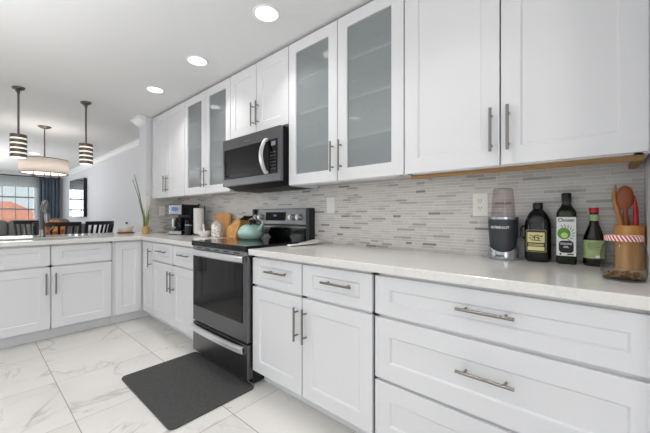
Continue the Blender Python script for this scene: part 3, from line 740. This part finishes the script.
# tall green oil bottle
g = thing('bottle', 'tall dark green oil bottle with white avocado label', 'bottle', (-.086, 1.785, ZC), .03)
b = MB(); b.lathe([(0, 0), (.034, 0), (.0375, .005), (.0375, .222), (.034, .240), (.020, .262), (.0165, .275), (.0165, .30), (0, .30)], 44, exp=4.5); b.build('body', 'greenbottle', g, smooth=True)
b = MB(); b.lathe([(0, .282), (.018, .282), (.0185, .286), (.0185, .318), (.017, .322), (0, .322)], 28); b.build('cap', 'black', g, smooth=True)
flat_label(g, .070, .038, .212, -.0376, 'labelw', r=.002)
lettering('Chosen', .021, 'ink', g, (0, -.0394, .198), width=.058, bold=.0004)
b = MB(); b.lathe([(0, 0), (.0235, 0), (.0235, .0012), (0, .0012)], 28, sy=1.12).xf(Matrix.Translation((-.008, -.0388, .138)) @ Matrix.Rotation(PI/2, 4, 'X')); b.build('avocado_print', 'avocado', g)
b = MB(); b.lathe([(0, 0), (.0125, 0), (.0125, .0012), (0, .0012)], 24).xf(Matrix.Translation((-.006, -.0400, .130)) @ Matrix.Rotation(PI/2, 4, 'X')); b.build('avocado_print', 'avoflesh', g)
b = MB()
for k in range(9):
    a = -1.1+k*.36; b.tube([(-.006+.026*math.cos(a), -.0394, .138+.028*math.sin(a)), (-.006+.037*math.cos(a+.15), -.0394, .138+.041*math.sin(a+.15))], .0012, 6)
b.build('label_drawing', 'ink', g)
flat_label(g, .052, .052, .106, -.0388, 'ink', 'label_field', r=.014)
lettering('AVOCADO', .012, 'labelw', g, (0, -.0406, .092), width=.042, bold=.0003); lettering('OIL', .012, 'labelw', g, (0, -.0406, .078), width=.02, bold=.0003)
b = MB()
for x in (-.022, -.012, .004, .016): b.lathe([(0, 0), (.004, 0), (.004, .0012), (0, .0012)], 12).xf(Matrix.Translation((0, 0, 0)))
b.xf(Matrix.Translation((-.02, -.0388, .046)) @ Matrix.Rotation(PI/2, 4, 'X')); b.build('label_mark', 'ink', g)
MB().box(.004, .026, -.0396, -.0386, .043, .048).build('label_mark', 'ink', g)
# dark bottle with red cap
s_ = thing('bottle', 'short dark bottle with red cap and pale green labels', 'bottle', (.009, 1.785, ZC))
b = MB(); b.lathe([(0, 0), (.034, 0), (.037, .005), (.0375, .03), (.0375, .105), (.036, .12), (.026, .155), (.0175, .178), (.0150, .20), (.0150, .235), (0, .235)], 40); b.build('body', 'darkbottle', s_, smooth=True)
b = MB(); b.lathe([(0, .232), (.0165, .232), (.0168, .250), (.0155, .253), (0, .253)], 28); tag(b.build('cap', 'red', s_, smooth=True), 'red screw cap')
b = MB(); b.lathe([(.0378, .034), (.0385, .034), (.0385, .112), (.0378, .112)], 28, a0=-PI/2-1.3, a1=-PI/2+1.3); b.build('label', 'labelg', s_, smooth=True)
b = MB(); b.lathe([(.0165, .196), (.0170, .197), (.0170, .222), (.0155, .223)], 28); b.build('neck_label', 'labelg', s_, smooth=True)
b = MB()
for k, (x0, x1) in enumerate(((-.02, .018), (-.024, .012), (-.02, .02), (-.016, .01))): b.box(x0, x1, -.0392, -.0378, .098-k*.008, .100-k*.008)
b.build('label_line', mat('label_grey_print', (122, 134, 100), .6), s_)
MB().box(.006, .022, -.0388, -.0368, .038, .048).build('label_mark', 'labelw', s_)
# wooden crock with utensils
ck = thing('utensil_crock', 'light bamboo crock holding wooden spoons, in the corner', 'crock', (.119, 1.782, ZC))
b = MB(); b.lathe([(0, 0), (.044, 0), (.046, .004), (.046, .178), (.041, .178), (.041, .012), (0, .012)], 40); b.build('body', 'bamboo', ck, smooth=True)
def stick(name, label, pts, rs, material, head=None):
    b = MB(); b.tube(pts, rs, 10)
    if head: c_, rx, ry, rz_, tilt = head; q = len(b.bm.verts); b.ball(c_, rx, ry, rz_, 20, 12)
    o = b.build(name, material, None, smooth=True); return tag(o, label, 'utensil')
bx, by = .119, 1.782
stick('wooden_spoon', 'red-brown wooden spoon with broad oval bowl standing in the crock', [(bx, by, ZC+.014), (bx-.010, by-.010, ZC+.18), (bx-.013, by-.013, ZC+.26)], [.006, .007, .008], 'spoonw', ((bx-.014, by-.016, ZC+.292), .027, .007, .050, 0))
stick('wooden_spatula', 'slim pale wooden spatula, leftmost in the crock', [(bx-.015, by+.005, ZC+.014), (bx-.025, by+.006, ZC+.19), (bx-.036, by+.004, ZC+.245), (bx-.046, by+.002, ZC+.30), (bx-.042, by, ZC+.35)], [.006, .011, .009, .009, .003], 'spoonl')
stick('wooden_spoon', 'pale wooden spoon handle behind the broad spoon in the crock', [(bx+.006, by+.016, ZC+.014), (bx-.006, by+.016, ZC+.19), (bx-.012, by+.016, ZC+.235)], [.006, .010, .008], 'spoonl')
stick('silicone_spatula', 'slim red plastic utensil handle, rightmost in the crock', [(bx+.008, by-.008, ZC+.014), (bx+.018, by-.012, ZC+.19), (bx+.018, by-.012, ZC+.24), (bx+.014, by-.01, ZC+.30)], [.006, .010, .008, .003], 'red')
# glass jar
jr = thing('glass_jar', 'squat clear glass jar with red and white striped lid', 'jar', (.083, 1.458, ZC))
b = MB(); b.lathe([(0, .003), (.049, .003), (.056, .010), (.0595, .028), (.0595, .086), (.056, .110), (.049, .126), (.0455, .132), (.0455, .144)], 56); b.build('body', 'jarglass', jr, smooth=True)
b = MB(); b.lathe([(0, .0005), (.047, .0005), (.054, .004), (.054, .006), (.047, .003), (0, .003)], 48); tag(b.build('base_rim', glass_mix('thick_glass', (190, 200, 196), .03, (170, 176, 172), .25), jr, smooth=True), 'thick glass base')
b = MB(); b.lathe([(.0475, .132), (.0495, .133), (.0495, .147), (.047, .1515), (0, .1525), (0, .149), (.0475, .147)], 88); tag(b.build('lid', 'stripes', jr, smooth=True), 'red and white diagonally striped lid')
random.seed(5); b = MB()
for k in range(120):
    a = random.uniform(0, 2*PI); r_ = .045*math.sqrt(random.random()); q = random.uniform(.004, .008)
    b.ball((.083+r_*math.cos(a), 1.458+r_*math.sin(a), ZC+.012+random.uniform(0, .012)), q, q*random.uniform(.6, 1), q*.6, 8, 5)
tag(b.build('granola', 'nuts', smooth=True), 'brown nut and granola pieces in the bottom of the jar', 'nuts', kind='stuff')
# spoon rest
sr = thing('spoon_rest', 'white ceramic spoon rest lying on the worktop right of the range', 'spoon rest', (-1.60, 1.62, ZC), 0)
def srf(u, v):
    t = u; hw_ = .018+.042*max(0, math.sin(min(1, max(0, (t-.35)/.65))*PI*.92))**.8
    x = (v-.5)*2*hw_; y = -.16+.34*t; z = .006+.012*(abs(v-.5)*2)**2*(1 if t > .3 else .6)+.028*max(0, t-.6)**1.2*2
    return (x, y, z)
b = MB(); b.grid(srf, 20, 10); b.build('dish', 'white', sr, smooth=True, solid=.005)

# ------------------------------------------------------------------ on the range: kettle
kt = thing('kettle', 'mint green enamel kettle on the rear left burner', 'kettle', (-2.245, 1.60, .9328), .2)
b = MB(); b.lathe([(0, 0), (.085, 0), (.100, .012), (.112, .042), (.108, .072), (.088, .102), (.055, .122), (.03, .128), (0, .129)], 40); b.build('body', 'mint', kt, smooth=True)
b = MB(); b.lathe([(0, .125), (.038, .124), (.036, .131), (.012, .135), (.010, .140), (.016, .15), (.014, .163), (0, .168)], 28); tag(b.build('lid_knob', 'black', kt, smooth=True), 'black lid knob')
b = MB(); b.tube([(.085, 0, .075), (.115, 0, .10), (.135, 0, .128), (.142, 0, .150)], [.024, .019, .014, .011], 16); b.build('spout', 'mint', kt, smooth=True)
b = MB(); b.tube([(.05, -.062, .125), (.06, -.04, .145), (.095, .0, .152), (.115, .0, .135)], .006, 8); tag(b.build('handle', 'black', kt, smooth=True), 'black folded handle')

# ------------------------------------------------------------------ items left of the range
cb = thing('cutting_board', 'upright bamboo cutting board leaning on the tiles', 'cutting board', (-3.03, 1.808, ZC))
b = MB(); b.prism(rrect(-.135, .135, 0, .245, .012), -.034, .0, 'y'); b.xf(Matrix.Rotation(math.radians(-3), 4, 'X')); b.build('board', 'bamboo', cb, bevel=.003)
kb = thing('knife_block', 'slanted wooden knife block with black handles behind the kettle', 'knife block', (-2.615, 1.735, ZC))
b = MB(); b.prism([(-.15, 0), (.0, 0), (.085, .150), (.062, .202), (-.15, .10)], -.055, .055, 'y'); b.build('block', 'block', kb, bevel=.006)
for k, y in enumerate((-.036, -.012, .012, .036)):
    b = MB(); x0, z0 = .066+.003*k, .182
    b.tube([(x0-.02, y, z0-.010), (x0+.07, y, z0+.030)], [.008, .010], 10); tag(b.build('knife_handle', 'black', kb, smooth=True), 'black knife handle')
# ceramic jar
cj = thing('canister', 'white ceramic canister with mottled pattern before the cutting board', 'canister', (-2.91, 1.66, ZC))
patt = mat('mottled_ceramic', (240, 236, 228), .3, noise=((158, 138, 112), (62, 62, 62), .56, .62))
b = MB(); b.lathe([(0, 0), (.050, 0), (.056, .008), (.057, .115), (.052, .128), (0, .128)], 36); b.build('body', patt, cj, smooth=True)
b = MB(); b.lathe([(0, .126), (.050, .128), (.050, .138), (.03, .152), (.012, .154), (.012, .166), (0, .17)], 32); b.build('lid', patt, cj, smooth=True)
# bowl with pestle
wb = thing('mortar_bowl', 'small white mortar bowl with pestle before the paper towels', 'bowl', (-3.10, 1.62, ZC))
b = MB(); b.lathe([(0, 0), (.035, 0), (.038, .008), (.062, .03), (.074, .058), (.068, .058), (.052, .03), (0, .014)], 36); b.build('bowl', 'white', wb, smooth=True)
b = MB(); b.tube([(.01, 0, .03), (-.03, .01, .09), (-.045, .015, .125)], [.012, .009, .011], 10); b.build('pestle', 'white', wb, smooth=True)
# paper towel holder
pt = thing('paper_towel_holder', 'paper towel roll on an upright black wire holder', 'paper towel', (-3.375, 1.70, ZC))
b = MB(); b.lathe([(0, 0), (.062, 0), (.062, .012), (.058, .015), (0, .015)], 36); b.build('base', 'bsteel', pt, smooth=True)
b = MB(); b.lathe([(.018, .02), (.056, .02), (.0565, .022), (.0565, .303), (.056, .305), (.018, .305)], 40); tag(b.build('roll', 'paper', pt, smooth=True), 'white paper towel roll')
b = MB(); b.tube([(0, 0, .015), (0, 0, .335)], .006, 10); b.ball((0, 0, .342), .013); b.build('post', 'black', pt, smooth=True)
b = MB(); b.tube([(.05, .03, .012), (.060, .036, .02), (.062, .038, .325), (.054, .034, .335)], .005, 8); b.build('tension_arm', 'black', pt, smooth=True)
# coffee maker
cm = thing('coffee_maker', 'black coffee maker with silver front panel in the far corner', 'coffee maker', (-3.635, 1.65, ZC), math.radians(19))
b = MB(); b.box(-.10, .10, -.13, .13, 0, .05); b.box(-.10, .10, .0, .13, .05, .35); b.box(-.10, .10, -.125, .0, .225, .35); b.build('housing', 'black', cm, bevel=.006)
fp = tag(MB().box(-.097, .097, -.133, -.124, .235, .342).build('front_panel', 'silver', cm, bevel=.003), 'silver control panel')
MB().box(-.045, .045, -.136, -.132, .275, .318).build('display', 'display', fp)
tag(MB().box(-.097, .097, -.134, -.129, .008, .046).build('base_plate', 'silver', cm, bevel=.002), 'silver front plate')
b = MB(); b.lathe([(0, .052), (.06, .052), (.068, .07), (.068, .13), (.05, .17), (.045, .19), (.05, .20), (0, .20)], 32, 0, -.06); b.build('carafe', 'blackgloss', cm, smooth=True)
b = MB(); b.tube([(.0, -.13, .185), (.0, -.152, .18), (.0, -.156, .10), (.0, -.13, .08)], .012, 8); tag(b.build('carafe_handle', 'chrome', cm, smooth=True), 'silver carafe handle')
gd = thing('coffee_grinder', 'small black coffee grinder between coffee maker and paper towels', 'grinder', (-3.432, 1.605, ZC))
b = MB(); b.lathe([(0, 0), (.036, 0), (.038, .01), (.034, .115), (0, .115)], 32); b.build('base', 'black', gd, smooth=True)
b = MB(); b.lathe([(0, .115), (.035, .115), (.035, .165), (.03, .176), (0, .178)], 32); b.build('lid', 'blackgloss', gd, smooth=True)
b = MB(); b.lathe([(.034, .112), (.037, .112), (.037, .120), (.034, .120)], 32); tag(b.build('ring', 'silver', gd, smooth=True), 'silver ring between base and lid')

# ------------------------------------------------------------------ peninsula items
# faucet
fc = thing('faucet', 'dark steel pull-down kitchen faucet rising behind the sink', 'faucet', (-4.235, .478, ZC))
b = MB(); b.lathe([(0, 0), (.034, 0), (.034, .008), (.028, .012), (.024, .05), (.024, .075), (0, .075)], 24); b.build('base', 'steel', fc, smooth=True)
arc = [(0, 0, .06), (0, 0, .27)] + [(.085-.085*math.cos(a), .012*math.sin(a), .27+.085*math.sin(a)) for a in [PI*k/10 for k in range(1, 11)]] + [(.17, .012, .24)]
b = MB(); b.tube(arc, .021, 14); b.build('spout', 'bsteel', fc, smooth=True)
b = MB(); b.tube([(.17, .012, .245), (.17, .013, .21), (.17, .014, .15)], [.018, .021, .016], 14); b.build('spray_head', 'steel', fc, smooth=True)
b = MB(); b.tube([(0, .02, .055), (0, .06, .075), (.0, .085, .11)], [.009, .007, .006], 10); b.build('lever', 'steel', fc, smooth=True)
b = MB()
for k in range(16): z = .09+k*.011; b.lathe([(.0205, z), (.0245, z+.003), (.0245, z+.006), (.0205, z+.009)], 18)
b.build('spring', 'bsteel', fc, smooth=True)
# tray with boat bowl and bottle
ty = thing('tray', 'oval brown wooden tray on the peninsula near the wall end', 'tray', (-4.42, 1.275, ZC))
b = MB(); b.lathe([(0, 0), (.105, 0), (.118, .016), (.110, .016), (.10, .006), (0, .006)], 40, sx=.62, sy=.85); b.build('dish', 'trayw', ty, smooth=True)
bo = thing('bowl', 'cream boat-shaped bowl standing on the oval wooden tray', 'bowl', (-4.405, 1.27, ZC+.0065))
def slant(r, z, t): return z+(.022*math.sin(t) if z > .05 else 0)
b = MB(); b.lathe([(0, 0), (.05, 0), (.062, .008), (.085, .045), (.094, .075), (.090, .075), (.078, .045), (.05, .012), (0, .010)], 40, sx=.55, mod=slant); b.build('shell', mat('cream_ceramic', (226, 220, 208), .4), bo, smooth=True)
so = thing('bottle', 'little clear bottle with black top behind the cream boat bowl', 'bottle', (-4.474, 1.300, ZC+.0065))
b = MB(); b.lathe([(0, 0), (.018, 0), (.019, .005), (.019, .08), (.010, .10), (.008, .11), (0, .11)], 20); b.build('body', mat('soap_glass', (206, 206, 190), .1), so, smooth=True)
b = MB(); b.lathe([(0, .108), (.013, .108), (.013, .132), (0, .134)], 20); b.build('cap', 'black', so, smooth=True)
# vase with grass
vs = thing('plant_vase', 'small amber glass vase of tall green stems in the counter corner', 'plant', (-4.165, 1.415, ZC))
b = MB(); b.lathe([(0, 0), (.036, 0), (.042, .006), (.042, .085), (.039, .09), (.037, .085), (.037, .01), (0, .01)], 28); b.build('vase', 'amber', vs, smooth=True)
random.seed(3); b = MB()
for (dx, dy, h, rr) in ((-.03, -.115, .72, .006), (-.02, -.135, .66, .005), (.01, -.06, .40, .004)):
    b.tube([(0, 0, .012), (dx*.25, dy*.2-.004, h*.35), (dx*.6, dy*.55, h*.68), (dx, dy, h)], [rr, rr, rr*.9, rr*.5], 8)
b.build('stem', 'stem', vs, smooth=True)
b = MB()
for k in range(11):
    a = random.uniform(0, 2*PI); L = random.uniform(.14, .30); sp_ = random.uniform(.015, .065); x, y = .015*math.cos(a), .015*math.sin(a)
    b.tube([(x, y, .015), (x+sp_*.3*math.cos(a), y+sp_*.3*math.sin(a), .08+L*.4), (x+sp_*math.cos(a), y+sp_*math.sin(a), .08+L)], [.004, .006, .001], 5)
b.build('leaves', 'green', vs, smooth=True)

# ------------------------------------------------------------------ dining and living area
def dining_chair(x, y, rz, label):
    r = thing('dining_chair', label, 'chair', (x, y, 0), rz, 'black dining chairs')
    b = MB(); b.prism(rrect(-.225, .225, -.22, .22, .06), .44, .475); b.build('seat', 'chair', r, bevel=.008)
    for sx_ in (-1, 1):
        for sy_ in (-1, 1):
            b = MB(); b.tube([(sx_*.22, sy_*.21, .001), (sx_*.17, sy_*.16, .45)], [.014, .02], 10); b.build('leg', 'chair', r, smooth=True)
    b = MB()
    P = []
    for k in range(13):
        t = k/12*2-1; P.append((.235*t, .33-.05*t*t, 1.03))
    n_ = len(P); R = []
    for (px, py, pz) in P:
        R.append([b.bm.verts.new(q) for q in ((px, py-.014, pz-.03), (px, py+.014, pz-.03), (px, py+.018, pz+.024), (px, py-.012, pz+.024))])
    for A, B in zip(R, R[1:]):
        for k in range(4): b.bm.faces.new((A[k], A[(k+1) % 4], B[(k+1) % 4], B[k]))
    b.bm.faces.new(R[0][::-1]); b.bm.faces.new(R[-1]); b.build('top_rail', 'chair', r, bevel=.006)
    for k in range(7):
        t = k/6*2-1; rr = .022 if abs(t) == 1 else .015
        b = MB(); b.tube([(.19*t, .20, .47), (.222*t, .33-.05*t*t, 1.015)], rr, 8); b.build('post' if abs(t) == 1 else 'spindle', 'chair', r, smooth=True)
    return r

dt = thing('dining_table', 'dark wooden dining table under the drum chandelier', 'table', (-6.05, .52, 0))
MB().prism(rrect(-.38, .38, -.40, .40, .05), .72, .755).build('tabletop', 'tablew', dt, bevel=.005)
for sx_ in (-1, 1):
    for sy_ in (-1, 1): MB().box(sx_*.34-.03, sx_*.34+.03, sy_*.34-.03, sy_*.34+.03, .001, .72).build('leg', 'tablew', dt, bevel=.004)
dining_chair(-6.68, .74, math.radians(107), 'leftmost black spindle-back dining chair, left of the faucet')
dining_chair(-5.42, .73, math.radians(-90), 'black dining chair just right of the faucet, its back to the peninsula')
dining_chair(-5.84, 1.13, math.radians(-58), 'rightmost black dining chair, angled before the grey living room wall')
# orange centrepiece
fl = thing('flower_arrangement', 'orange flower centrepiece in a low bowl on the dining table', 'flowers', (-5.92, .80, .7552))
b = MB(); b.lathe([(0, 0), (.06, 0), (.10, .05), (.11, .10), (.10, .10), (0, .06)], 28); b.build('vase', 'tablew', fl, smooth=True)
random.seed(11); b = MB()
for k in range(46):
    a = random.uniform(0, 2*PI); q = math.sqrt(random.random()); r_ = .125*q
    b.ball((r_*math.cos(a), r_*math.sin(a), .15+.14*(1-q*q)+random.uniform(-.03, .02)), .032, .030, .022, 8, 6)
b.build('blossoms', 'orange', fl, smooth=True)
b = MB()
for k in range(18):
    a = 2*PI*k/18+random.uniform(-.1, .1); b.tube([(0, 0, .08), (.08*math.cos(a), .08*math.sin(a), .13), (.15*math.cos(a), .15*math.sin(a), .12+random.uniform(-.02, .05))], [.004, .010, .001], 6)
b.build('leaves', 'orange', fl, smooth=True)

def sofa(name, label, cat, x, y, rz, wd, back_h, seats, dp=.92):
    r = thing(name, label, cat, (x, y, 0), rz)
    hw_ = wd/2
    MB().box(-hw_, hw_, -dp/2, dp/2, .06, .40).build('base', 'sofa', r, bevel=.03, seg=3)
    MB().box(-hw_, hw_, dp/2-.22, dp/2, .30, back_h-.10).build('back_frame', 'sofa', r, bevel=.06, seg=4)
    for s in (-1, 1): MB().box(s*hw_-.10-s*.10, s*hw_+.10-s*.10, -dp/2, dp/2-.02, .10, .62).build('arm', 'sofa', r, bevel=.06, seg=4)
    for sx_ in (-1, 1):
        for sy_ in (-1, 1): MB().tube([(sx_*(hw_-.08), sy_*(dp/2-.08), .001), (sx_*(hw_-.08), sy_*(dp/2-.08), .07)], .022, 8).build('foot', 'black', r)
    iw = (wd-.42)/seats
    for k in range(seats):
        cx_ = -hw_+.21+iw*(k+.5)
        MB().box(cx_-iw/2+.005, cx_+iw/2-.005, -dp/2-.01, dp/2-.24, .40, .52).build('seat_cushion', 'sofa', r, bevel=.045, seg=4)
        b = MB(); b.box(cx_-iw/2+.004, cx_+iw/2-.004, dp/2-.42, dp/2-.18, .50, back_h); b.build('back_cushion', 'sofa', r, bevel=.09, seg=5)
    return r
sofa('sofa', 'long grey sofa under the far window', 'sofa', -11.9, .35, math.radians(90), 2.3, 1.02, 3)
sofa('armchair', 'high-backed grey armchair with rounded top behind the dining chairs', 'armchair', -8.05, 1.0, math.radians(-75), .95, 1.08, 1)
sofa('armchair', 'lower grey armchair beside the living room wall under the mirror', 'armchair', -9.35, 1.22, math.radians(-8), .92, 1.0, 1)

# mirror on the living wall
mr = thing('wall_mirror', 'large black framed mirror on the living room wall, reflecting the window', 'mirror', (-9.98, 1.80, 1.115), math.radians(3.1))
MB().box(-.60, .60, -.03, .03, 0, .955).build('frame', 'black', mr, bevel=.003)
MB().box(-.592, .592, -.0335, -.0295, .008, .947).build('mirror_glass', 'mirror', mr)
MB().box(-.2, .2, .03, .048, .3, .7).build('wall_bracket', 'black', mr)

# curtains and shade at the far window
def pleat(y0, y1, z0, z1, x, amp, waves, jit=0):
    random.seed(int(waves*7)); ph = [random.uniform(-.5, .5) for _ in range(60)]
    def f(u, v):
        a = u*waves*2*PI; return (x+amp*math.sin(a+ph[int(u*waves)]*.5)*(.75+.25*v)+.01*math.sin(a*2.3), y0+(y1-y0)*u+.012*math.sin(a*1.7), z0+(z1-z0)*v)
    return f
cu = thing('curtain', 'slate blue pleated curtain panel at the right of the window', 'curtain', (XW+.12, 1.58, 0))
b = MB(); b.grid(pleat(-.25, .22, .03, 2.28, 0, .040, 6), 96, 8); b.build('panel', 'curtain', cu, smooth=True, solid=.004)
tag(MB().tube([(XW+.12, -1.2, 2.295), (XW+.12, 1.84, 2.295)], .013, 10).build('curtain_rod', 'black', smooth=True), 'thin black curtain rod above the far window', 'curtain rod')
sc_ = thing('sheer_curtain', 'translucent white sheer curtain hanging over the far window', 'curtain', (XW+.07, .25, 0))
b = MB(); b.grid(pleat(-1.15, 1.06, .05, 2.27, 0, .018, 17), 170, 4); b.build('panel', 'sheer', sc_, smooth=True)
sd = thing('window_shade', 'pale grey window shade pulled down over the top of the window', 'window shade', (XW+.035, .2, 1.98))
MB().box(-.008, .0, -1.12, 1.11, .02, .33).build('fabric', 'shade', sd)
MB().box(-.012, .006, -1.12, 1.11, 0, .022).build('hem_bar', 'shade', sd, bevel=.003)

# outside the far window
structure(MB().box(-90, -13.5, -60, 60, -2.1, -2.0), 'ground', 'ground')
def house(x, y, wd, dp, eave, ridge, label):
    r = thing('house', label, 'house', (x, y, -2.0))
    MB().box(-dp/2, dp/2, -wd/2, wd/2, 0, eave+2).build('walls', 'stucco', r)
    b = MB(); e, R = eave+2, ridge+2; o = .4; v = [b.bm.verts.new(p) for p in ((-dp/2-o, -wd/2-o, e), (dp/2+o, -wd/2-o, e), (dp/2+o, wd/2+o, e), (-dp/2-o, wd/2+o, e), (0, -wd/2+dp*.45, R), (0, wd/2-dp*.45, R))]
    for f in ((0,1,4), (1,2,5,4), (2,3,5), (3,0,4,5), (3,2,1,0)): b.bm.faces.new([v[i] for i in f])
    b.build('roof', 'roof', r)
    b = MB().box(dp/2+.0, dp/2+.03, -1.0, 1.0, 1.0, 2.0).build('window', 'black', r)
    return r
house(-31, -.2, 9.5, 6, .2, 2.15, 'peach house with orange tiled roof, seen through the far window')
house(-40, 10.5, 8, 6, -.2, 1.8, 'second peach house with orange roof, farther right beyond the window')
def tree(x, y, h, r_, label):
    t = thing('tree', label, 'tree', (x, y, -2.0))
    MB().tube([(0, 0, 0), (.1, 0, h*.4), (0, .1, h*.75)], [.25, .18, .1], 8).build('trunk', 'tablew', t, smooth=True)
    random.seed(int(x*10)); b = MB()
    for k in range(14):
        a = random.uniform(0, 2*PI); q = random.uniform(0, r_)
        b.ball((q*math.cos(a), q*math.sin(a), h*.72+random.uniform(-.25, .25)*h), r_*.5, r_*.5, r_*.42, 10, 7)
    b.build('crown', 'foliage', t, smooth=True)
tree(-52, -7, 3.5, 2.8, 'grey-green tree on the skyline, left half of the far window')
tree(-56, 2.5, 3.5, 2.8, 'grey-green tree on the skyline, centre of the far window')
tree(-52, 12, 3.5, 2.8, 'grey-green tree on the skyline, right part of the far window')
